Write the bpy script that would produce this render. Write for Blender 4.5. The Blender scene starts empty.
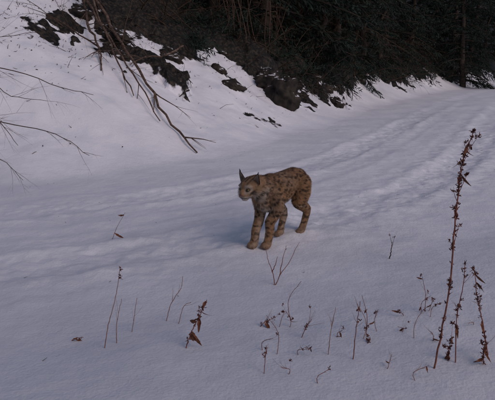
import bpy, bmesh, math, random
import numpy as np
from mathutils import Vector, Matrix, noise as mn
random.seed(7); rng=np.random.default_rng(7)
S=bpy.context.scene
S.view_settings.view_transform='Standard'
try: S.view_settings.look='None'
except: pass
S.view_settings.exposure=0

# ------------------------------------------------------------ noise
TB=rng.random((256,256))
def vn(x,y,o=0):
    x=np.asarray(x,float)+o*17.3; y=np.asarray(y,float)+o*31.7
    xi=np.floor(x).astype(int); yi=np.floor(y).astype(int)
    fx=x-xi; fy=y-yi; fx=fx*fx*(3-2*fx); fy=fy*fy*(3-2*fy)
    a=TB[xi&255,yi&255]; b=TB[(xi+1)&255,yi&255]; c=TB[xi&255,(yi+1)&255]; d=TB[(xi+1)&255,(yi+1)&255]
    return (a*(1-fx)+b*fx)*(1-fy)+(c*(1-fx)+d*fx)*fy-.5
def fbm(x,y,o=0,n=4):
    r=0;a=1;f=1
    for i in range(n):
        r=r+a*vn(x*f,y*f,o+i*3.1); a*=.5; f*=2.03
    return r
def sstep(a,b,x):
    t=np.clip((x-a)/(b-a),0,1); return t*t*(3-2*t)

# ------------------------------------------------------------ terrain
BL=[(-160,-45),(-60,-12),(-20,1.0),(-7,4.9),(-2.75,6.4),(-.63,7.8),(1.0,11.1),(2.84,15.2),(7.7,25.5),(22,45),(70,90),(170,170)]
for k in range(3):
    N=[BL[0]]
    for p,q in zip(BL[:-1],BL[1:]):
        N+= [(p[0]*.75+q[0]*.25,p[1]*.75+q[1]*.25),(p[0]*.25+q[0]*.75,p[1]*.25+q[1]*.75)]
    N.append(BL[-1]); BL=N
BL=np.array(BL)
def base_dist(x,y):
    best=np.full(x.shape,1e9); sg=np.zeros(x.shape); al=np.zeros(x.shape); acc=0
    for p,q in zip(BL[:-1],BL[1:]):
        d=q-p; L=math.hypot(*d); u=d/L
        t=np.clip((x-p[0])*u[0]+(y-p[1])*u[1],0,L)
        dx=x-p[0]-u[0]*t; dy=y-p[1]-u[1]*t; D=np.hypot(dx,dy)
        m=D<best
        best=np.where(m,D,best); sg=np.where(m,np.sign(u[0]*dy-u[1]*dx),sg); al=np.where(m,acc+t,al); acc+=L
    return best*sg, al
def ground(x,y):
    x=np.asarray(x,float); y=np.asarray(y,float)
    s,a=base_dist(x,y)
    sp=np.maximum(s+.25*fbm(x*.5,y*.5,5,2),0)
    sc=np.minimum(sp,14)
    h=.66*(np.sqrt(sc**2+.6**2)-.6)+.15*np.maximum(sp-14,0)
    sb=np.interp(x,[-6,-4,-2.4,-.8,1.15,5.3,20],[6.5,5.2,3.2,2.35,1.45,1.1,1.0])
    e=s-sb+1.1*fbm(x*.9,y*.9,11,4)
    soil=sstep(-.15,.45,e)
    pat=sstep(.20,.36,fbm(x*1.5,y*1.5,33,4))*sstep(-1.6,-.5,s-sb)*sstep(.3,.8,s)
    h+=.30*sstep(-.1,.7,e)+.10*pat
    soil=np.maximum(soil,pat)
    h+=soil*(.42*fbm(x*1.1,y*1.1,2,5)+.12*fbm(x*5,y*5,27,3))
    h+=sstep(0,1.5,sp)*.20*fbm(x*.8,y*.8,21,4)
    road=sstep(-4.2,-3.7,s+.3*vn(a*.6,a*0,40))*(1-sstep(-1.0,-.4,s))
    w=.12*fbm(a*.35,a*0,8,2)
    def rut(c,wd,dp,ww=1.):
        q=(s-c-w*ww)/wd; br=.45+.9*np.clip(vn(a*.9,s*0,c*3)+.4,0,1)
        return (-dp*np.exp(-q**4)+dp*.5*np.exp(-((np.abs(q)-1.35)/.4)**2))*br
    h+=rut(-1.45,.22,.020)+rut(-3.05,.24,.024)+rut(-1.9,.14,.008,-1.2)+rut(-2.55,.12,.006,-1.6)
    nearrut=np.exp(-((s+3.05)/.5)**2)+.8*np.exp(-((s+1.5)/.4)**2)
    h+=road*(.005*vn(s*7,a*.5,3)+.022*fbm(x*7,y*7,6,4)*(.25+nearrut)+.016*nearrut*np.clip(fbm(x*16,y*16,51,2),0,1))
    h+=.10*sstep(-3.9,-5.2,s)
    h+=.06*fbm(x*.6,y*.6,13,3)+.012*fbm(x*2.5,y*2.5,14,3)
    h+=(1-road)*.006*fbm(x*8,y*8,15,2)
    for i in range(16):
        fx=.66+.27*i; fy=4.8+.42*i; off=.07*(1 if i%2 else -1)
        r2=((x-fx-off*.8)**2+(y-fy+off*.5)**2)/.033**2
        h-=.016*np.exp(-r2*r2)
    return h,soil,s
def gz(x,y): return float(ground(np.array([x]),np.array([y]))[0][0])

def axis(lo,f0,f1,hi,st,g):
    a=list(np.arange(f0,f1,st)); d=st; v=f1
    while v<hi: a.append(v); d*=g; v+=d
    a.append(hi); d=st; v=f0; b=[]
    while v>lo:
        d*=g; v-=d; b.append(max(v,lo))
    return np.array(b[::-1]+a)
X=axis(-160,-3.6,4.2,160,.020,1.03); Y=axis(-60,2.0,11.0,200,.020,1.022)
GX,GY=np.meshgrid(X,Y); H,SO,SD=ground(GX,GY)
nx,ny=len(X),len(Y)
def mesh_np(name,V,F,smooth=True):
    me=bpy.data.meshes.new(name)
    V=np.asarray(V,np.float32); F=np.asarray(F,np.int32)
    me.vertices.add(len(V)); me.vertices.foreach_set('co',V.ravel())
    k=F.shape[1]; me.loops.add(F.size); me.loops.foreach_set('vertex_index',F.ravel())
    me.polygons.add(len(F)); me.polygons.foreach_set('loop_start',np.arange(0,F.size,k,dtype=np.int32))
    me.update(calc_edges=True); me.validate()
    if smooth: me.polygons.foreach_set('use_smooth',np.ones(len(me.polygons),bool))
    return me
def obj(name,me,mat=None,parent=None,loc=None):
    o=bpy.data.objects.new(name,me); S.collection.objects.link(o)
    if mat: me.materials.append(mat)
    if parent: o.parent=parent
    if loc: o.location=loc
    return o
I=np.arange(nx*ny).reshape(ny,nx)
F=np.stack([I[:-1,:-1],I[:-1,1:],I[1:,1:],I[1:,:-1]],-1).reshape(-1,4)
gm=mesh_np('snow_ground',np.stack([GX,GY,H],-1).reshape(-1,3),F)
at=gm.attributes.new('soil','FLOAT','POINT'); at.data.foreach_set('value',SO.ravel().astype(np.float32))

# ------------------------------------------------------------ materials
def mat(name):
    m=bpy.data.materials.new(name); m.use_nodes=True
    nt=m.node_tree; return m,nt,nt.nodes['Principled BSDF']
def node(nt,t,**k):
    n=nt.nodes.new(t)
    for a,b in k.items():
        if a in n.inputs: n.inputs[a].default_value=b
        else: setattr(n,a,b)
    return n
def noisy(name,c1,c2,scale=8,rough=.85,bump=.3,bs=30,snow=None):
    m,nt,b=mat(name); tc=node(nt,'ShaderNodeTexCoord'); L=nt.links
    n=node(nt,'ShaderNodeTexNoise',Scale=scale,Detail=6.0); L.new(tc.outputs['Object'],n.inputs['Vector'])
    r=node(nt,'ShaderNodeValToRGB'); r.color_ramp.elements[0].position=.35; r.color_ramp.elements[1].position=.65
    r.color_ramp.elements[0].color=(*c1,1); r.color_ramp.elements[1].color=(*c2,1)
    L.new(n.outputs['Fac'],r.inputs[0]); out=r.outputs[0]
    n2=node(nt,'ShaderNodeTexNoise',Scale=bs,Detail=5.0); L.new(tc.outputs['Object'],n2.inputs['Vector'])
    if snow is not None:
        g=node(nt,'ShaderNodeNewGeometry'); sx=node(nt,'ShaderNodeSeparateXYZ'); L.new(g.outputs['Normal'],sx.inputs[0])
        ma=node(nt,'ShaderNodeMath',operation='MULTIPLY_ADD'); L.new(n.outputs['Fac'],ma.inputs[0]); ma.inputs[1].default_value=.9; L.new(sx.outputs['Z'],ma.inputs[2])
        mr=node(nt,'ShaderNodeMapRange'); L.new(ma.outputs[0],mr.inputs[0]); mr.inputs[1].default_value=snow; mr.inputs[2].default_value=snow+.1
        mx=node(nt,'ShaderNodeMix',data_type='RGBA'); L.new(mr.outputs[0],mx.inputs[0]); L.new(out,mx.inputs[6]); mx.inputs[7].default_value=(.78,.76,.82,1); out=mx.outputs[2]
    L.new(out,b.inputs['Base Color']); b.inputs['Roughness'].default_value=rough; b.inputs['Specular IOR Level'].default_value=.25
    bp=node(nt,'ShaderNodeBump',Strength=bump,Distance=.02); L.new(n2.outputs['Fac'],bp.inputs['Height']); L.new(bp.outputs[0],b.inputs['Normal'])
    return m
m,nt,b=mat('snow_and_soil'); L=nt.links
tc=node(nt,'ShaderNodeTexCoord'); P=tc.outputs['Object']
def nz(sc,d=5.0):
    n=node(nt,'ShaderNodeTexNoise',Scale=sc,Detail=d); L.new(P,n.inputs['Vector']); return n.outputs['Fac']
def mth(op,a,b_=None,c=None):
    n=node(nt,'ShaderNodeMath',operation=op)
    for i,v in enumerate((a,b_,c)):
        if v is None: continue
        if isinstance(v,(int,float)): n.inputs[i].default_value=v
        else: L.new(v,n.inputs[i])
    return n.outputs[0]
def ramp(v,stops):
    r=node(nt,'ShaderNodeValToRGB'); cr=r.color_ramp
    while len(cr.elements)<len(stops): cr.elements.new(.5)
    for e,(p,c) in zip(cr.elements,stops): e.position=p; e.color=(*c,1)
    L.new(v,r.inputs[0]); return r.outputs[0]
def mix(f,a,c):
    n=node(nt,'ShaderNodeMix',data_type='RGBA'); L.new(f,n.inputs[0]); L.new(a,n.inputs[6]); L.new(c,n.inputs[7]); return n.outputs[2]
snow=ramp(nz(1.6,8.0),[(.3,(.70,.69,.76)),(.7,(.82,.80,.86))])
soilc=ramp(nz(16,9.0),[(.36,(.005,.0045,.004)),(.5,(.014,.011,.009)),(.64,(.045,.033,.025))])
av=node(nt,'ShaderNodeAttribute',attribute_name='soil').outputs['Fac']
f=mth('MULTIPLY_ADD',nz(5,10.0),2.0,-.86); f=mth('ADD',av,f)
f=mth('MULTIPLY',mth('SUBTRACT',f,.42),7.0)
cl=node(nt,'ShaderNodeClamp'); L.new(f,cl.inputs[0]); f=mth('MULTIPLY',cl.outputs[0],mth('GREATER_THAN',av,.05))
L.new(mix(f,snow,soilc),b.inputs['Base Color'])
b.inputs['Roughness'].default_value=.62; b.inputs['Specular IOR Level'].default_value=.25
hh=mth('ADD',mth('ADD',mth('MULTIPLY',nz(70,6.0),.5),nz(15)),mth('MULTIPLY',mth('MULTIPLY',nz(22,8.0),av),5.0))
bp=node(nt,'ShaderNodeBump',Strength=.55,Distance=.015); L.new(hh,bp.inputs['Height']); L.new(bp.outputs[0],b.inputs['Normal'])
ground_obj=obj('snow_ground',gm,m)

M_bark=noisy('bark_dark',(.015,.011,.009),(.055,.04,.032),12)
M_twig=noisy('twig_brown',(.035,.021,.016),(.10,.06,.043),40)
M_branch=noisy('branch_brown',(.05,.03,.022),(.16,.105,.08),18,snow=1.55)
M_dry=noisy('dry_stem',(.16,.055,.042),(.31,.125,.09),60)
M_straw=noisy('straw_grass',(.24,.12,.09),(.38,.22,.165),60)
M_leaf=noisy('dry_leaf',(.11,.04,.025),(.24,.10,.055),70)
M_seed=noisy('seed_head',(.065,.022,.020),(.20,.075,.055),90)
M_litter=noisy('litter',(.02,.014,.012),(.08,.05,.038),90)
M_need=noisy('spruce_needles',(.006,.012,.009),(.023,.038,.027),3,.7)
M_rock=noisy('dark_rock',(.010,.008,.0075),(.045,.035,.029),5,.85,.8,14,snow=1.32)

# ------------------------------------------------------------ tube builder
class TB_:
    def __init__(s): s.V=[];s.F=[]
    def tube(s,pts,rad,n=5):
        pts=[Vector(p) for p in pts]; base=len(s.V); up=Vector((.31,.2,.93))
        for i,p in enumerate(pts):
            d=(pts[min(i+1,len(pts)-1)]-pts[max(i-1,0)])
            if d.length<1e-9: d=Vector((0,0,1))
            d.normalize(); a=d.cross(up)
            if a.length<.05: a=d.cross(Vector((1,0,0)))
            a.normalize(); c=d.cross(a); r=rad[i] if hasattr(rad,'__len__') else rad
            for k in range(n):
                t=2*math.pi*k/n; s.V.append(p+a*math.cos(t)*r+c*math.sin(t)*r)
        for i in range(len(pts)-1):
            for k in range(n):
                q=base+i*n; s.F.append((q+k,q+(k+1)%n,q+n+(k+1)%n,q+n+k))
    def quad(s,a,b_,c,d):
        q=len(s.V); s.V+=[Vector(a),Vector(b_),Vector(c),Vector(d)]; s.F.append((q,q+1,q+2,q+3))
    def leaf(s,p,d,L_,w,curl=.4,N=5):
        p=Vector(p); d=Vector(d).normalized(); sd=d.cross(Vector((random.uniform(-1,1),random.uniform(-1,1),random.uniform(-1,1))))
        if sd.length<.01: sd=Vector((1,0,0))
        sd.normalize(); nn=d.cross(sd); prev=None; tw=random.uniform(-1.2,1.2)*curl
        for i in range(N+1):
            t=i/N; c=p+d*L_*t+nn*curl*L_*t*t; ww=w*math.sin(math.pi*min(max(t*.92+.05,0),1))*random.uniform(.75,1.2)+.0006
            s2=(sd*math.cos(tw*t)+nn*math.sin(tw*t))
            cur=(c-s2*ww+nn*ww*.6,c,c+s2*ww+nn*ww*.6)
            if prev:
                s.quad(prev[0],prev[1],cur[1],cur[0]); s.quad(prev[1],prev[2],cur[2],cur[1])
            prev=cur
    def mesh(s,name): return mesh_np(name,[tuple(v) for v in s.V],s.F)
def spline(pts,n=6):
    P=[Vector(p) for p in pts]; P=[P[0]*2-P[1]]+P+[P[-1]*2-P[-2]]; o=[]
    for i in range(1,len(P)-2):
        for k in range(n):
            t=k/n; a,b_,c,d=P[i-1:i+3]
            o.append(.5*((2*b_)+(c-a)*t+(2*a-5*b_+4*c-d)*t*t+(3*b_-a-3*c+d)*t**3))
    o.append(P[-2]); return o
def rv(k=1.): return Vector((random.uniform(-k,k),random.uniform(-k,k),random.uniform(-k,k)))
def grow(T,p,d,L_,r,lev,wob=.25,droop=0.,split=4):
    n=max(4,int(7 if lev>1 else 5)); pts=[Vector(p)]; d=Vector(d).normalized()
    for i in range(n):
        d=(d+rv(wob)*.6+Vector((0,0,-droop))).normalized(); pts.append(pts[-1]+d*L_/n)
    T.tube(pts,[r*(1-.8*i/n) for i in range(n+1)],5 if r>.01 else 3)
    if lev>0:
        for k in range(split):
            i=random.randint(1,n-1); dd=(pts[i+1]-pts[i]).normalized()
            grow(T,pts[i],dd+rv(.8),L_*random.uniform(.35,.6),r*(1-.8*i/n)*.6,lev-1,wob,droop,split)

# ------------------------------------------------------------ conifers
def spruce(h,seed,spread=1.0):
    random.seed(seed); Tt=TB_(); Tn=TB_()
    tp=[(random.uniform(-.04,.04)*i,random.uniform(-.04,.04)*i,-.4+(h+.4)*i/10) for i in range(11)]
    Tt.tube(tp,[.02*h*(1-.93*i/10)+.004 for i in range(11)],9)
    nb=int(h*15)
    for k in range(nb):
        t=(k+random.random())/nb; z=.25+t*(h-.3); L_=spread*(h*.24)*(1-t)**.8*random.uniform(.65,1.2)+.12
        bare=random.random()<.16*(1-t)
        an=random.uniform(0,6.283); d=Vector((math.cos(an),math.sin(an),.05+.5*t)); pts=[Vector((0,0,z))]; n=8
        for i in range(n):
            d=(d+rv(.12)+Vector((0,0,-.13+.07*i/n))).normalized(); pts.append(pts[-1]+d*L_/n)
        Tt.tube(pts,[.014*L_*(1-.85*i/n)+.003 for i in range(n+1)],4)
        if bare:
            for i in range(2,n): grow(Tt,pts[i],(pts[i]-pts[i-1]).normalized()+rv(.8)+Vector((0,0,-.3)),L_*.3,.006,1,.3,.1,2)
            continue
        for i in range(2,n+1):
            for q in range(5):
                pp=pts[i-1].lerp(pts[i],random.random()); ax=(pts[i]-pts[i-1]).normalized()
                sd=ax.cross(Vector((0,0,1))).normalized()*random.choice((-1,1))
                dd=(ax*.6+sd*random.uniform(.2,1)+Vector((0,0,random.uniform(-.9,0)))).normalized()
                sl=L_*.26*(1.15-i/n*.75)*random.uniform(.5,1.2)+.05
                m_=5
                for j in range(m_):
                    c=pp+dd*sl*j/m_; e=c+(dd+rv(.45)).normalized()*sl/m_*1.7
                    w_=dd.cross(rv(1)).normalized()*(.012+.018*random.random())
                    Tn.quad(c-w_*.3,c+w_*.3,(c+e)/2+w_,e)
                    w2=dd.cross(rv(1)).normalized()*.02
                    Tn.quad(c,(c+e)/2+w2,e,(c+e)/2-w2*.6)
    return Tt.mesh('spruce_trunk'),Tn.mesh('spruce_needles')
SP=[spruce(6.5,1),spruce(8,2,1.1),spruce(5,3,1.25)]
for a,b_ in SP: a.materials.append(M_bark); b_.materials.append(M_need)
random.seed(5)
def put_tree(x,y,k,sc,rz,tilt=(0,0)):
    e=bpy.data.objects.new('spruce_tree',None); S.collection.objects.link(e)
    e.location=(x,y,gz(x,y)-.05); e.rotation_euler=(tilt[0],tilt[1],rz); e.scale=(sc,)*3
    for nme,me in zip(('trunk','needles'),SP[k]):
        o=bpy.data.objects.new(nme,me); S.collection.objects.link(o); o.parent=e
trees=[(-1.0,16.3),(.8,16.8),(2.0,18.0),(2.9,19.4),(3.9,21.4),(4.9,23.9),(6.2,26.6),(7.7,29.0),(-3.0,17),(1.8,20.5),(-.4,18.6),(3.4,23.8),(-5.2,17.5),(5.0,28),(9.4,31.2),(11.2,33.6),(13.0,36.0),(15,38.6),(17,41.2),(12,40),(2,26),(-2.5,21),(8,35),(20,45),(-7.5,18.5),
       (10.6,29.6),(24,48),(15.5,44),(19,33),(24,38),(15.8,27.5),(22,31),(28,46),(-10,15),(-12,19)]
for i,(x,y) in enumerate(trees):
    put_tree(x+random.uniform(-.3,.3),y+random.uniform(-.3,.3),i%3,random.uniform(.9,1.3),random.uniform(0,6.28),(random.uniform(-.05,.12),random.uniform(-.08,.08)))
# unseen trees added behind and beside the viewpoint to shade bank and foreground
for (x,y,k,sc) in [(2.3,-3.9,1,1.45),(-.4,-5.2,1,1.5),(-3.4,-5.0,1,1.35),(4.0,-1.2,2,.8),(4.9,.4,2,.8)]:
    put_tree(x,y,k,sc,x*2)

# ------------------------------------------------------------ brush on top of the bank
def tries(n,xl,yl,cond):
    o=[]
    while len(o)<n:
        x=np.array([random.uniform(*xl) for _ in range(200)]); y=np.array([random.uniform(*yl) for _ in range(200)]); h,so,s=ground(x,y)
        for i in range(200):
            if len(o)<n and cond(so[i],s[i]): o.append((float(x[i]),float(y[i]),float(h[i])))
    return o
random.seed(11)
T=TB_()
for (x,y,z) in tries(260,(-3.5,14),(9,32),lambda so,s: so>.6 and 1<s<4.6):
    d=Vector((random.uniform(-.7,.8),random.uniform(-1,.2),random.uniform(-.1,1.0)))
    grow(T,(x,y,z-.05),d,random.uniform(.7,2.3),random.uniform(.008,.02),2,.25,.08,4)
obj('tangled_brush',T.mesh('tangled_brush'),M_twig)
T=TB_()
for (x,y,z) in tries(44,(-.5,6.5),(12,21),lambda so,s: so>.6 and 2.0<s<3.6):
    p=Vector((x+random.uniform(-.6,.6),y-random.uniform(0,.4),z+random.uniform(.7,2.2))); d=Vector((random.uniform(-1.3,.9),random.uniform(-1,-.2),random.uniform(-.3,.5)))
    q=[Vector((x,y+.1,z-.1)),Vector((x,y,z+.4))+rv(.25),p]; T.tube(spline(q,4),.014,5)
    grow(T,p,d,random.uniform(1.4,2.8),random.uniform(.010,.018),2,.28,.05,5)
obj('bare_thicket',T.mesh('bare_thicket'),M_twig)
T=TB_()
for (x,y,z) in tries(110,(-3,8),(9,24),lambda so,s: .3<so<.98 and s>.8):
    d=Vector((random.uniform(-.5,.9),random.uniform(-1,-.2),random.uniform(-.5,.3)))
    grow(T,(x,y,z+.03),d,random.uniform(.25,.8),random.uniform(.008,.022),1,.4,.12,4)
obj('exposed_roots',T.mesh('exposed_roots'),M_bark)
random.seed(12); T=TB_()
for (x,y,z) in tries(260,(-1.5,16),(11.5,36),lambda so,s: so>.5 and 1.0<s<4.2):
    for k in range(9):
        d=Vector((random.uniform(-1,1),random.uniform(-1,.3),random.uniform(.0,1.2))).normalized(); p=Vector((x,y,z)); L_=random.uniform(.25,.8)
        for j in range(6):
            d=(d+rv(.2)+Vector((0,0,-.16))).normalized(); p=p+d*L_/6
            for q in range(3): T.leaf(p,d+rv(.8),random.uniform(.07,.16),.012,.3,N=2)
obj('undergrowth',T.mesh('undergrowth'),M_need)

random.seed(21)
def fallen(pq,r,nm='fallen_branch',subs=5,lift=.08):
    T=TB_(); P=[Vector((x,y,gz(x,y)+l)) for x,y,l in pq]; pts=spline(P,5)
    n=len(pts); pts=[pts[0]]+[p+rv(r*.8) for p in pts[1:]]
    T.tube(pts,[r*(.35+.65*i/n)*random.uniform(.88,1.1) for i in range(n)],7)
    for k in range(subs):
        i=random.randint(2,n-2); d=(pts[i-1]-pts[i]).normalized()+rv(.7)
        grow(T,pts[i],d,random.uniform(.4,1.0),r*.35,1,.2,.02,3)
    obj(nm,T.mesh(nm),M_branch)
fallen([(-.72,8.45,.02),(-1.25,9.2,.10),(-1.9,10.2,.18),(-2.6,11.4,.3),(-3.5,12.9,.5)],.035)
fallen([(-1.3,8.9,.05),(-1.8,9.6,.2),(-2.5,10.8,.3),(-3.3,12.0,.5)],.024)
fallen([(-1.75,9.3,.05),(-2.15,9.9,.25),(-2.6,10.8,.5),(-3.1,11.9,.8)],.024)
fallen([(-2.3,9.6,.02),(-2.5,10.3,.12),(-2.9,11.2,.2),(-3.2,12.2,.4)],.03)
fallen([(-2.0,10.4,.05),(-1.8,10.7,.2),(-1.5,11.1,.35),(-1.2,11.6,.5)],.018)

def rock(x,y,sx,sy,sz,seed,mt=M_rock,nm='boulder',rz=0,dz=0):
    bm=bmesh.new(); bmesh.ops.create_icosphere(bm,subdivisions=5,radius=1)
    for v in bm.verts:
        n_=mn.fractal(v.co*1.0+Vector((seed*7,0,0)),1,2,3)*.5+abs(mn.noise(v.co*2.3+Vector((0,seed*3,0))))*.3+mn.noise(v.co*7)*.07; v.co*=1+n_
        v.co=Vector((v.co.x*sx,v.co.y*sy,v.co.z*sz))
    me=bpy.data.meshes.new(nm); bm.to_mesh(me); bm.free()
    for p in me.polygons: p.use_smooth=True
    o=obj(nm,me,mt,loc=(x,y,gz(x,y)+dz)); o.rotation_euler=(.1,.3,rz)
rock(.78,13.1,.34,.3,.36,1,dz=.20); rock(.45,13.6,.3,.3,.25,9,dz=.1)
rock(-.30,12.1,.22,.2,.13,4,dz=-.04); rock(-2.5,11.3,.25,.2,.16,5); rock(-3.1,11.6,.2,.2,.14,15); rock(-1.5,11.9,.22,.2,.14,16); rock(2.3,15.9,.22,.25,.16,6)
random.seed(91)
for i,(x,y,z) in enumerate(tries(16,(-3,6),(9.5,21),lambda so,s: .1<so<.9 and s>1.2)):
    k=random.uniform(.06,.18); rock(x,y,k*1.2,k,k*.7,20+i,nm='stone',dz=0)

random.seed(31); T=TB_()
sel=[p for p in tries(2600,(-4,6),(7,20),lambda so,s: s>.6 and so<.7)]
for (x,y,z) in sel[:]:
    s_=float(base_dist(np.array([x]),np.array([y]))[0][0])
    cl_=float(fbm(np.array([x*1.2]),np.array([y*1.2]),71,3)[0])
    if random.random()>(.02+.07*s_*s_)*max(0,.5+2.2*cl_): continue
    if random.random()<.4: T.leaf((x,y,z+.005),(random.uniform(-1,1),random.uniform(-1,1),.3),random.uniform(.01,.04),.008)
    else:
        L_=random.choice((.02,.03,.04,.06,.1,.25)); pp=Vector((x,y,z)); d=Vector((random.uniform(-1,1),random.uniform(-1,1),.25)).normalized()
        T.tube([pp,pp+d*L_*.5+rv(L_*.12),pp+d*L_+rv(L_*.12)],[.004,.003,.0015],4)
for (x,y,z) in tries(60,(-3,4),(2.4,9),lambda so,s: s<0):
    d=Vector((random.uniform(-1,1),random.uniform(-1,1),.2))*random.uniform(.008,.03); T.tube([Vector((x,y,z)),Vector((x,y,z+.004))+d],[.0016,.001],3)
obj('forest_litter',T.mesh('forest_litter'),M_litter)

random.seed(41); T=TB_()
def arch(pts,r):
    q=spline(pts,5); n=len(q); q=[p+rv(.008) for p in q]; T.tube(q,[r*(1-.85*i/n)+.0012 for i in range(n)],5)
    for k in range(8):
        i=random.randint(3,n-2); grow(T,q[i],(q[i+1]-q[i]).normalized()+rv(.7),random.uniform(.15,.6),r*.35,1,.2,.02,3)
bz=gz(-3.4,6.4)
R0=(-3.4,6.4,bz-.05)
arch([R0,(-3.0,6.3,.75),(-2.5,6.15,.72),(-1.95,6.05,.62),(-1.6,6.0,.40)],.007)
arch([R0,(-3.1,6.5,1.0),(-2.7,6.5,.7),(-2.5,6.45,.45)],.007)
arch([R0,(-3.25,6.8,1.2),(-2.8,7.0,1.25),(-2.2,7.1,1.05),(-1.8,7.1,.95)],.008)
arch([R0,(-3.2,6.7,1.4),(-2.9,6.7,1.55),(-2.3,6.8,1.65)],.006)
arch([R0,(-3.1,6.9,1.1),(-2.7,6.9,.95),(-2.3,6.9,.9)],.006)
arch([R0,(-2.9,6.2,.4),(-2.55,6.1,.35),(-2.3,6.0,.15)],.005)
obj('bare_shrub',T.mesh('bare_shrub'),M_twig)

# ------------------------------------------------------------ foreground weeds
def weed(nm,x,y,pts,r,mats=None,seeds=0,leaves=0,s0=.2,branches=0,seed=0,lsz=.03,bl=(.03,.08)):
    random.seed(seed+100); z0=gz(x,y)
    P=[Vector((px,y+random.uniform(-.015,.015)*i,z0*(1-min(1,i*.5))+pz-(.02 if i==0 else 0))) for i,(px,pz) in enumerate(pts)]
    e=bpy.data.objects.new(nm,None); S.collection.objects.link(e)
    T=TB_(); q=spline(P,7); n=len(q); q=[q[0]]+[p+rv(r*.7) for p in q[1:]]
    T.tube(q,[r*(1-.7*i/n)+.0006 for i in range(n)],6)
    D=TB_(); tips=[]
    for k in range(branches):
        i=random.randint(int(n*.35),n-3); d=(q[i+1]-q[i]).normalized()+rv(.6); L_=random.uniform(*bl)
        if d.z<.1: d.z=.1
        b_=[q[i],q[i]+d*L_*.5,q[i]+d*L_+Vector((0,0,random.uniform(-.005,.015)))]; T.tube(b_,[r*.45,r*.35,r*.2],4); tips.append(b_[2])
    for k in range(seeds):
        i=random.randint(int(n*s0),n-1); c=q[i]+(q[min(i+1,n-1)]-q[i])*random.random()+rv(.006)
        if random.random()<.3 and tips: c=random.choice(tips)+rv(.005)
        for j in range(7): D.leaf(c+rv(.004),rv(1)+Vector((0,0,.5)),random.uniform(.005,.014),random.uniform(.0010,.0028),N=3)
    LF=TB_()
    for k in range(leaves):
        i=random.randint(int(n*.3),n-2); LF.leaf(q[i],rv(.7)+Vector((0,0,-.7)),lsz*random.uniform(.7,1.4),lsz*.2,1.0,N=8)
    obj('stem',T.mesh('stem'),mats or M_dry,e)
    if D.V: obj('seed_heads',D.mesh('seed_heads'),M_seed,e)
    if LF.V: obj('leaves',LF.mesh('leaves'),M_leaf,e)
weed('tall_dry_weed',.78,2.26,[(.775,0),(.81,.40),(.825,.74),(.836,.94),(.855,1.09)],.0036,seeds=88,leaves=5,branches=14,s0=.12,seed=1,lsz=.035,bl=(.02,.06))
weed('dry_weed',.88,2.3,[(.88,0),(.87,.25),(.875,.45),(.89,.54)],.0020,seeds=14,leaves=1,branches=3,seed=2)
weed('dry_weed',1.04,2.35,[(1.04,0),(1.0,.2),(.975,.36),(.95,.5)],.0024,seeds=20,leaves=5,branches=4,seed=3)
weed('dry_weed',.855,2.32,[(.85,0),(.86,.1),(.865,.2)],.0022,seeds=18,leaves=3,branches=3,s0=.1,seed=4)
weed('dry_weed',.98,2.28,[(.99,0),(.985,.1),(1.0,.2)],.0022,seeds=18,leaves=4,branches=3,s0=.1,seed=5)
random.seed(9); e=bpy.data.objects.new('forked_twig',None); S.collection.objects.link(e); T=TB_(); z=gz(.17,3.42)
for pts in [[(.165,3.42,z-.02),(.155,3.42,z+.07),(.125,3.41,z+.16),(.105,3.40,z+.25)],[(.165,3.42,z-.02),(.2,3.42,z+.07),(.255,3.43,z+.15),(.31,3.43,z+.27)],[(.195,3.42,z+.06),(.21,3.44,z+.14),(.235,3.45,z+.24)],[(.15,3.42,z+.08),(.17,3.4,z+.15),(.18,3.4,z+.19)]]:
    q=spline(pts,5); q=[q[0]]+[p+rv(.0022) for p in q[1:]]; T.tube(q,[.0032*(1-.7*i/len(q)) for i in range(len(q))],5)
obj('twigs',T.mesh('twigs'),M_dry,e)
weed('small_twig',.98,3.9,[(.975,0),(.985,.07),(.995,.13)],.004,branches=2,seeds=2,seed=7,mats=M_twig)
weed('curled_leaf_weed',-.27,2.5,[(-.285,0),(-.26,.1),(-.22,.21),(-.19,.30)],.0025,leaves=9,seeds=12,branches=3,seed=8,lsz=.045)
weed('grass_stem',-.66,2.54,[(-.667,0),(-.64,.14),(-.60,.3),(-.565,.45)],.0018,mats=M_straw,seed=9,seeds=3,s0=.85)
weed('grass_stem',-.62,2.6,[(-.62,0),(-.615,.12),(-.59,.26)],.0016,mats=M_straw,seed=10,branches=2)
weed('grass_stem',-.58,2.75,[(-.58,0),(-.56,.1),(-.55,.2)],.0014,mats=M_straw,seed=11,branches=2)
weed('grass_stem',-.42,2.9,[(-.43,0),(-.40,.1),(-.345,.2),(-.335,.26)],.0018,mats=M_straw,branches=3,seed=12)
weed('grass_stem',-.36,2.85,[(-.36,0),(-.33,.1),(-.29,.14)],.0016,mats=M_straw,branches=2,seed=13)
weed('withered_leaf',-.84,2.67,[(-.86,0),(-.84,.025),(-.80,.035)],.002,leaves=6,seed=14,lsz=.042)
weed('withered_leaf',-1.02,4.42,[(-1.05,0),(-1.0,.1),(-.93,.22)],.0014,leaves=2,seed=15,lsz=.045)
weed('dry_sprig',.07,2.74,[(.05,0),(.08,.05),(.10,.09)],.0018,leaves=2,branches=5,seeds=4,seed=16)
weed('dry_sprig',.26,2.6,[(.25,0),(.27,.08),(.30,.17)],.0016,branches=6,seeds=5,seed=17)
weed('dry_stem',.46,2.35,[(.455,0),(.46,.18),(.47,.37)],.0020,branches=4,seeds=2,seed=18)
weed('dry_sprig',.55,2.52,[(.55,0),(.555,.05),(.56,.09)],.0018,leaves=4,branches=2,seeds=6,seed=19)
weed('dry_stem',.36,2.4,[(.355,0),(.36,.14),(.385,.30)],.0016,mats=M_straw,branches=5,seed=20)
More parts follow.
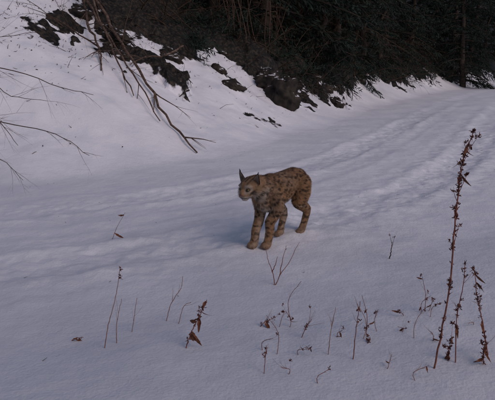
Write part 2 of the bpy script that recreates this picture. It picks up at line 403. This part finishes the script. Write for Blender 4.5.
for k in range(26):
    random.seed(500+k)
    x=random.uniform(.05,1.1); y=random.uniform(2.15,2.85); h_=random.uniform(.08,.30)
    weed('dry_sprig',x,y,[(x,0),(x+random.uniform(-.02,.02),h_*.5),(x+random.uniform(-.05,.05),h_)],.0012,mats=random.choice((M_straw,M_dry)),branches=random.randint(2,6),seeds=random.randint(0,3),leaves=random.randint(0,1),seed=200+k,lsz=.022,bl=(.02,.06))

# ------------------------------------------------------------ BOBCAT  (local: +X forward, +Y left, Z up)
bm=bmesh.new()
def ell(c,r,rot=None):
    M=Matrix.Translation(c)
    if rot is not None: M=M@rot
    M=M@Matrix.Diagonal((*((r,)*3 if not hasattr(r,'__len__') else r),1))
    bmesh.ops.create_icosphere(bm,subdivisions=3,radius=1,matrix=M)
def chain(pts,sy=1.):
    for (p,r),(q,t) in zip(pts[:-1],pts[1:]):
        p=Vector(p);q=Vector(q); n=max(2,int((q-p).length/(min(r,t)*.35)))
        for i in range(n+1):
            f=i/n; rr=r+(t-r)*f; ell(p.lerp(q,f),(rr,rr*sy,rr))
chain([((.24,0,.412),.090),((.17,0,.417),.106),((.05,0,.425),.099),((-.06,0,.434),.094),((-.16,0,.440),.092),((-.24,0,.430),.084),((-.285,0,.405),.058)],.82)
chain([((.20,0,.348),.087),((.08,0,.354),.082),((-.04,0,.374),.073),((-.13,0,.39),.066)],.84)
ell((.17,0,.485),(.10,.055,.050)); ell((.25,0,.475),(.09,.06,.06))
chain([((.22,0,.435),.094),((.29,0,.450),.092),((.35,0,.470),.085)],.97)
ell((.29,0,.385),(.055,.064,.085))
def fleg(s,pw,ly=.055):
    chain([((.215,s*.055,.41),.060),((.183,s*.066,.30),.051),((.186,s*.066,.262),.045)])
    chain([((.186,s*.066,.262),.044),((.21,s*(ly+.004),.19),.037),((pw-.028,s*(ly+.003),.12),.032),((pw-.015,s*ly,.07),.030),((pw,s*ly,.035),.031)])
    ell((pw+.018,s*ly,.026),(.045,.037,.027))
    for k in (-1.5,-.5,.5,1.5): ell((pw+.047-.006*abs(k),s*ly+k*.0155,.019),(.017,.0102,.016))
def hleg(s,pw,ly=.058):
    kx=pw+.055
    chain([((-.20,s*.050,.41),.081),((-.175,s*.068,.35),.073),((kx*.7-.04,s*.073,.275),.055)])
    chain([((kx*.7-.04,s*.073,.27),.050),((pw-.072,s*.066,.195),.036),((pw-.086,s*.063,.160),.029)])
    chain([((pw-.085,s*.062,.158),.029),((pw-.045,s*.06,.08),.026),((pw-.012,s*ly,.035),.029)])
    ell((pw+.01,s*ly,.026),(.044,.036,.027))
    for k in (-1.5,-.5,.5,1.5): ell((pw+.040-.006*abs(k),s*ly+k*.015,.019),(.017,.010,.015))
fleg(-1,.285,.06); fleg(1,.235,.025); hleg(-1,-.06,.05); hleg(1,-.20)
chain([((-.31,0,.43),.030),((-.35,0,.385),.026),((-.365,0,.33),.022),((-.36,0,.30),.018)])
HS=1.36
HM=Matrix.Translation((.405,-.006,.474))@Matrix.Rotation(math.radians(-10),4,'Z')@Matrix.Rotation(math.radians(13),4,'Y')@Matrix.Diagonal((HS,HS,HS,1))
def hell(c,r,rot=None):
    M=HM@Matrix.Translation(c)
    if rot is not None: M=M@rot
    bmesh.ops.create_icosphere(bm,subdivisions=3,radius=1,matrix=M@Matrix.Diagonal((*r,1)))
hell((-.008,0,.004),(.062,.060,.052)); hell((.018,0,.022),(.040,.043,.028))
hell((.030,0,-.012),(.036,.046,.032))
hell((.044,0,.004),(.033,.016,.016)); hell((.056,.012,-.021),(.021,.018,.015)); hell((.056,-.012,-.021),(.021,.018,.015)); hell((.050,0,-.038),(.022,.018,.013))
hell((.062,0,-.008),(.018,.012,.011))
for s in (-1,1):
    hell((.004,s*.046,-.026),(.029,.028,.037)); hell((-.004,s*.060,-.042),(.021,.015,.036),Matrix.Rotation(s*-.5,4,'X'))
    hell((.036,s*.028,.024),(.017,.016,.007))
me=bpy.data.meshes.new('t'); bm.to_mesh(me); bm.free(); tmp=bpy.data.objects.new('t',me); S.collection.objects.link(tmp)
md=tmp.modifiers.new('r','REMESH'); md.mode='VOXEL'; md.voxel_size=.0048
md=tmp.modifiers.new('s','SMOOTH'); md.iterations=7; md.factor=.5
dg=bpy.context.evaluated_depsgraph_get(); dg.update()
bme=bpy.data.meshes.new_from_object(tmp.evaluated_get(dg)); bpy.data.objects.remove(tmp)
HI=HM.inverted()
def lerp3(a,b_,t): t=max(0,min(1,t)); return tuple(a[i]+(b_[i]-a[i])*t for i in range(3))
def ss(a,b_,x):
    t=max(0,min(1,(x-a)/(b_-a))); return t*t*(3-2*t)
TAW=(.30,.168,.092); RUF=(.22,.122,.070); DRS=(.12,.071,.046); WHT=(.48,.42,.36); BLK=(.024,.017,.014); GRY=(.27,.19,.14)
def spot(p,sc,th,seed=0):
    q=Vector((p.x*sc*.7,p.y*sc,p.z*sc))+Vector((seed,seed*2.1,0)); q+=mn.noise_vector(q*1.1)*.35
    return 1-ss(th*.65,th*1.15,mn.voronoi(q)[0][0])
def catcol(p,nrm):
    hp=HI@p
    nn=mn.fractal(p*45,1,2,3)
    if p.x>.33 and hp.length<.108:
        c=lerp3(TAW,GRY,.3)
        c=lerp3(c,DRS,ss(.02,.06,hp.z)*.5)
        if hp.z>.02: c=lerp3(c,BLK,.7*ss(.25,.8,math.sin(hp.y*330)*.5+.5)*ss(.02,.035,hp.z)*(1-ss(.02,.035,abs(hp.y))))
        c=lerp3(c,WHT,ss(-.014,-.028,hp.z)*ss(.02,.05,hp.x)*.85)
        c=lerp3(c,WHT,.45*(1-ss(.004,.012,abs(math.hypot(abs(hp.y)-.026,(hp.z-.012))-.015))) if hp.x>.03 else 0)
        if hp.x>.038 and abs(hp.y)<.014 and hp.z>-.012: c=lerp3(c,TAW,.8)
        ru=ss(.036,.050,abs(hp.y))*ss(.0,-.015,hp.z)
        c=lerp3(c,WHT,ru*.6)
        b1=math.sin((abs(hp.y)*1.0-hp.z*.9)*150+.6)
        c=lerp3(c,BLK,.92*ss(.30,.75,b1)*ss(.032,.043,abs(hp.y))*ss(.012,-.005,hp.z))
        ed=math.hypot(abs(hp.y)-.026,(hp.z-.009)*1.3)
        if hp.x>.03: c=lerp3(c,BLK,.9*(1-ss(.0085,.0125,ed)))
        if hp.x>.060 and abs(hp.z+.029)<.003: c=lerp3(c,BLK,.8)
        return tuple(max(.008,k*(1+.35*nn)) for k in c)
    c=lerp3(TAW,RUF,ss(.42,.50,p.z)); c=lerp3(c,DRS,ss(.48,.54,p.z)*(1-ss(.012,.04,abs(p.y)))*.7)
    c=lerp3(c,GRY,.45*ss(-.1,.3,mn.noise(p*6)))
    trunk=p.z>.25
    wh=0
    if trunk:
        wh=ss(.35,.29,p.z)*ss(.15,.7,-nrm.z)*(.8 if p.x>-.2 else .3)
        if p.x>.2: wh=max(wh,ss(.045,.015,abs(p.y))*ss(.40,.34,p.z)*ss(.2,.8,nrm.x)*.3)
        if p.x>.30: wh=max(wh,ss(.43,.39,p.z)*.3)
    else:
        inner=-nrm.y*(1 if p.y>0 else -1)
        wh=.35*ss(.1,.8,inner)
    c=lerp3(c,WHT,wh)
    if p.z<.07: c=lerp3(c,GRY,.5*ss(.07,.03,p.z))
    if p.z<.27:
        q3=Vector((p.x*30,p.y*30,p.z*60))
        bar=math.sin(p.z*125+mn.noise(p*26)*3.6+(1.3 if p.y>0 else 0)+(.8 if p.x<0 else 0))+mn.noise(q3)*1.5
        k=ss(.35,1.0,bar)*ss(.035,.07,p.z)*ss(.27,.24,p.z); c=lerp3(c,BLK,.80*k*(1-.2*wh))
    elif p.x>.22:
        bar=math.sin(p.z*95+mn.noise(p*14)*3+p.x*30); c=lerp3(c,BLK,.45*ss(.45,.9,bar))
    k=spot(p,37,.44,3) if p.z>.22 else 0
    c=lerp3(c,BLK,.85*k)
    k2=spot(p,66,.33,9) if p.z>.3 else 0
    c=lerp3(c,BLK,.42*k2)
    if p.x<-.33:
        if p.z<.335: c=BLK
        elif math.sin(p.z*190)>.3: c=lerp3(c,BLK,.7)
    return tuple(max(.006,q*(1+.5*nn)) for q in c)
nv=len(bme.vertices); co=np.empty(nv*3,np.float32); bme.vertices.foreach_get('co',co); co=co.reshape(-1,3)
no=np.array([v.normal[:] for v in bme.vertices],np.float32)
bme.calc_loop_triangles(); tri=np.array([t.vertices[:] for t in bme.loop_triangles])
cols=np.array([catcol(Vector(co[i].tolist()),Vector(no[i].tolist())) for i in range(nv)])
A=co[tri]; ar=np.linalg.norm(np.cross(A[:,1]-A[:,0],A[:,2]-A[:,0]),axis=1)
NB=95000; ti=rng.choice(len(tri),NB,p=ar/ar.sum()); u=rng.random(NB);v=rng.random(NB); m_=u+v>1; u[m_]=1-u[m_]; v[m_]=1-v[m_]
def bary(Z): return Z[:,0]*(1-u-v)[:,None]+Z[:,1]*u[:,None]+Z[:,2]*v[:,None]
pr=bary(co[tri[ti]]); pn=bary(no[tri[ti]]); pn/=np.linalg.norm(pn,axis=1)[:,None]
HIa=np.array(HI); hp=pr@HIa[:3,:3].T+HIa[:3,3]; hl=np.linalg.norm(hp,axis=1); ishead=(hl<.108)&(pr[:,0]>.33)
flow=np.tile(np.array([-1,0,-.35]),(NB,1)); leg=pr[:,2]<.27; flow[leg]=(-.25,0,-1)
fh=np.stack([np.full(NB,-1.0),np.sign(hp[:,1])*.9,-.55+0*hp[:,2]],-1); fh[hp[:,2]>.01]=(-1,0,.25); flow[ishead]=fh[ishead]
L0=np.where(leg,.0085,.015); L0=np.where((pr[:,2]<.36)&(pr[:,2]>.27)&(np.abs(pr[:,1])<.06),.018,L0)
face=ishead&(hp[:,0]>.02); L0=np.where(ishead,.012,L0); L0=np.where(face,.0045,L0)
ruff=ishead&(np.abs(hp[:,1])>.042)&(hp[:,2]<.0); L0=np.where(ruff,.024,L0); L0=np.where(pr[:,2]<.05,.006,L0)
L0=L0*(.6+.8*rng.random(NB))
tg=flow-(flow*pn).sum(1)[:,None]*pn; tg/=np.linalg.norm(tg,axis=1)[:,None]+1e-6
dr=pn*.44+tg*.9+rng.normal(0,.18,(NB,3)); dr/=np.linalg.norm(dr,axis=1)[:,None]
sd=np.cross(dr,pn); sd/=np.linalg.norm(sd,axis=1)[:,None]+1e-6; W=(.00055+.0005*rng.random(NB))[:,None]
r0=pr-pn*.0015; tip=r0+dr*L0[:,None]-np.array([0,0,1])*(L0*.12)[:,None]
bc=np.array([catcol(Vector(pr[i].tolist()),Vector(pn[i].tolist())) for i in range(NB)])*(.65+.75*rng.random(NB))[:,None]
BV=np.stack([r0-sd*W,r0+sd*W,tip],1).reshape(-1,3); bcol=np.repeat(bc,3,0)
V_=np.concatenate([co,BV]); F3=np.concatenate([tri,nv+np.arange(NB*3).reshape(-1,3)]); C_=np.concatenate([cols*.8,bcol])
cm=mesh_np('bobcat_body',V_,F3)
ca=cm.color_attributes.new('fur','FLOAT_COLOR','POINT'); ca.data.foreach_set('color',np.concatenate([C_,np.ones((len(C_),1))],1).astype(np.float32).ravel())
m,nt,b=mat('bobcat_fur'); a_=node(nt,'ShaderNodeAttribute',attribute_name='fur'); nt.links.new(a_.outputs['Color'],b.inputs['Base Color']); b.inputs['Roughness'].default_value=.75; b.inputs['Specular IOR Level'].default_value=.2
cat=bpy.data.objects.new('bobcat',None); S.collection.objects.link(cat)
body=obj('body',cm,m,cat)
def plain(name,c,r=.5,sp=.5):
    m,nt,b=mat(name); n=node(nt,'ShaderNodeTexNoise',Scale=120.0); rr=node(nt,'ShaderNodeValToRGB')
    rr.color_ramp.elements[0].color=(*[q*.7 for q in c],1); rr.color_ramp.elements[1].color=(*[min(1,q*1.25) for q in c],1)
    nt.links.new(n.outputs['Fac'],rr.inputs[0]); nt.links.new(rr.outputs[0],b.inputs['Base Color']); b.inputs['Roughness'].default_value=r; return m
M_iris=plain('cat_iris',(.12,.09,.035),.12); M_pup=plain('cat_pupil',(.005,.005,.005),.1); M_nose=plain('cat_nose',(.12,.05,.045),.4)
M_earb=plain('ear_back',(.03,.022,.018),.9); M_eari=plain('ear_inner',(.24,.175,.14),.9); M_wh=plain('whisker',(.7,.68,.64),.5)
def part(nm,f,mt):
    b2=bmesh.new(); f(b2); me=bpy.data.meshes.new(nm); b2.to_mesh(me); b2.free()
    for p in me.polygons: p.use_smooth=True
    return obj(nm,me,mt,cat)
for s,n_ in ((-1,'right'),(1,'left')):
    part('eye_'+n_,lambda q:bmesh.ops.create_uvsphere(q,u_segments=16,v_segments=10,radius=1,matrix=HM@Matrix.Translation((.0465,s*.026,.009))@Matrix.Diagonal((.0088,.0080,.0058,1))),M_iris)
    part('pupil_'+n_,lambda q:bmesh.ops.create_uvsphere(q,u_segments=12,v_segments=8,radius=1,matrix=HM@Matrix.Translation((.0523,s*.0268,.009))@Matrix.Diagonal((.0038,.0036,.0046,1))),M_pup)
part('nose',lambda q:bmesh.ops.create_uvsphere(q,u_segments=14,v_segments=10,radius=1,matrix=HM@Matrix.Translation((.0778,0,-.010))@Matrix.Diagonal((.006,.0090,.0062,1))),M_nose)
for s,n_ in ((-1,'right'),(1,'left')):
    for inner in (0,1):
        Vv=[];Ff=[];NU,NW=10,10
        for i in range(NU+1):
            t=i/NU; wd=.0235*(1-t)**.8*(1+.5*t)+.0010
            for j in range(NW+1):
                a=(j/NW*2-1); ang=a*1.2
                x=-.006*t-.016*(1-t*.6)*math.cos(ang)+(.003 if inner else 0); y=math.sin(ang)*wd*1.05*(.88 if inner else 1); z=t*.058*(.92 if inner else 1)
                Vv.append(Vector((x,y,z)))
        M2=HM@Matrix.Translation((.008,s*.044,.028))@Matrix.Rotation(s*-.36,4,'X')@Matrix.Rotation(s*.12,4,'Z')
        Vv=[tuple(M2@q) for q in Vv]
        for i in range(NU):
            for j in range(NW):
                q=i*(NW+1)+j; Ff.append((q,q+1,q+NW+2,q+NW+1))
        obj('ear_%s_%s'%(n_,'inner' if inner else 'back'),mesh_np('ear',Vv,Ff),M_eari if inner else M_earb,cat)
    T=TB_(); random.seed(60)
    tipp=M2@Vector((-.012,0,.056)); up=(M2.to_3x3()@Vector((-.1,0,1))).normalized()
    for k in range(26):
        d=(up+rv(.16)).normalized(); L_=random.uniform(.012,.024); st=tipp+rv(.003)-up*.006; T.tube([st,st+d*L_*.6,st+d*L_+rv(.001)],[.0007,.0005,.0002],3)
    obj('ear_tuft_'+n_,T.mesh('tuft'),M_earb,cat)
    T=TB_()
    for k in range(70):
        st=M2@Vector((-.008,random.uniform(-.016,.016),random.uniform(.0,.026))); d=(M2.to_3x3()@Vector((.35,-.4*s,.8))).normalized()+rv(.25)
        T.tube([st,st+d*.013],[.0005,.0002],3)
    obj('ear_hair_'+n_,T.mesh('earhair'),M_eari,cat)
T=TB_(); random.seed(61)
for s in (-1,1):
    for k in range(8):
        st=HM@Vector((.065,s*.024,-.018-.004*(k%4))); d=HM.to_3x3()@Vector((.1,s*1,-.25+.12*(k%4)))
        T.tube([st,st+d*.022,st+d*.042+Vector((0,0,-.008))],[.0004,.0003,.00015],3)
obj('whiskers',T.mesh('whiskers'),M_wh,cat)
ang=math.atan2(-.83,-.56)
cat.rotation_euler=(0,0,ang); cx,cy=.255,4.35
hx=[gz(cx+lx*math.cos(ang)-ly*math.sin(ang),cy+lx*math.sin(ang)+ly*math.cos(ang)) for lx,ly in ((.285,-.06),(.235,.03),(-.07,-.058),(-.2,.058))]
cat.location=(cx,cy,sum(hx)/4-.012)

# ------------------------------------------------------------ light, sky, camera
EL,AZ=math.radians(38),math.radians(140)
w=bpy.data.worlds.new('World'); S.world=w; w.use_nodes=True; nt=w.node_tree
sk=nt.nodes.new('ShaderNodeTexSky'); sk.sky_type='NISHITA'; sk.sun_disc=False; sk.sun_elevation=EL; sk.sun_rotation=AZ; sk.dust_density=1.2
bg=nt.nodes['Background']; bg.inputs['Strength'].default_value=.070; nt.links.new(sk.outputs[0],bg.inputs[0])
sl=bpy.data.lights.new('sun','SUN'); sl.energy=1.0; sl.angle=math.radians(42); sl.color=(1,.81,.74)
so=bpy.data.objects.new('sun',sl); S.collection.objects.link(so)
d=Vector((math.sin(AZ)*math.cos(EL),math.cos(AZ)*math.cos(EL),math.sin(EL))); so.rotation_euler=d.to_track_quat('Z','Y').to_euler()
c=bpy.data.cameras.new('camera'); co_=bpy.data.objects.new('camera',c); S.collection.objects.link(co_); S.camera=co_
c.sensor_width=36; c.lens=43.4; c.clip_start=.05; c.clip_end=600
co_.location=(0,0,1.35); co_.rotation_euler=(math.radians(90-13.2),0,0)
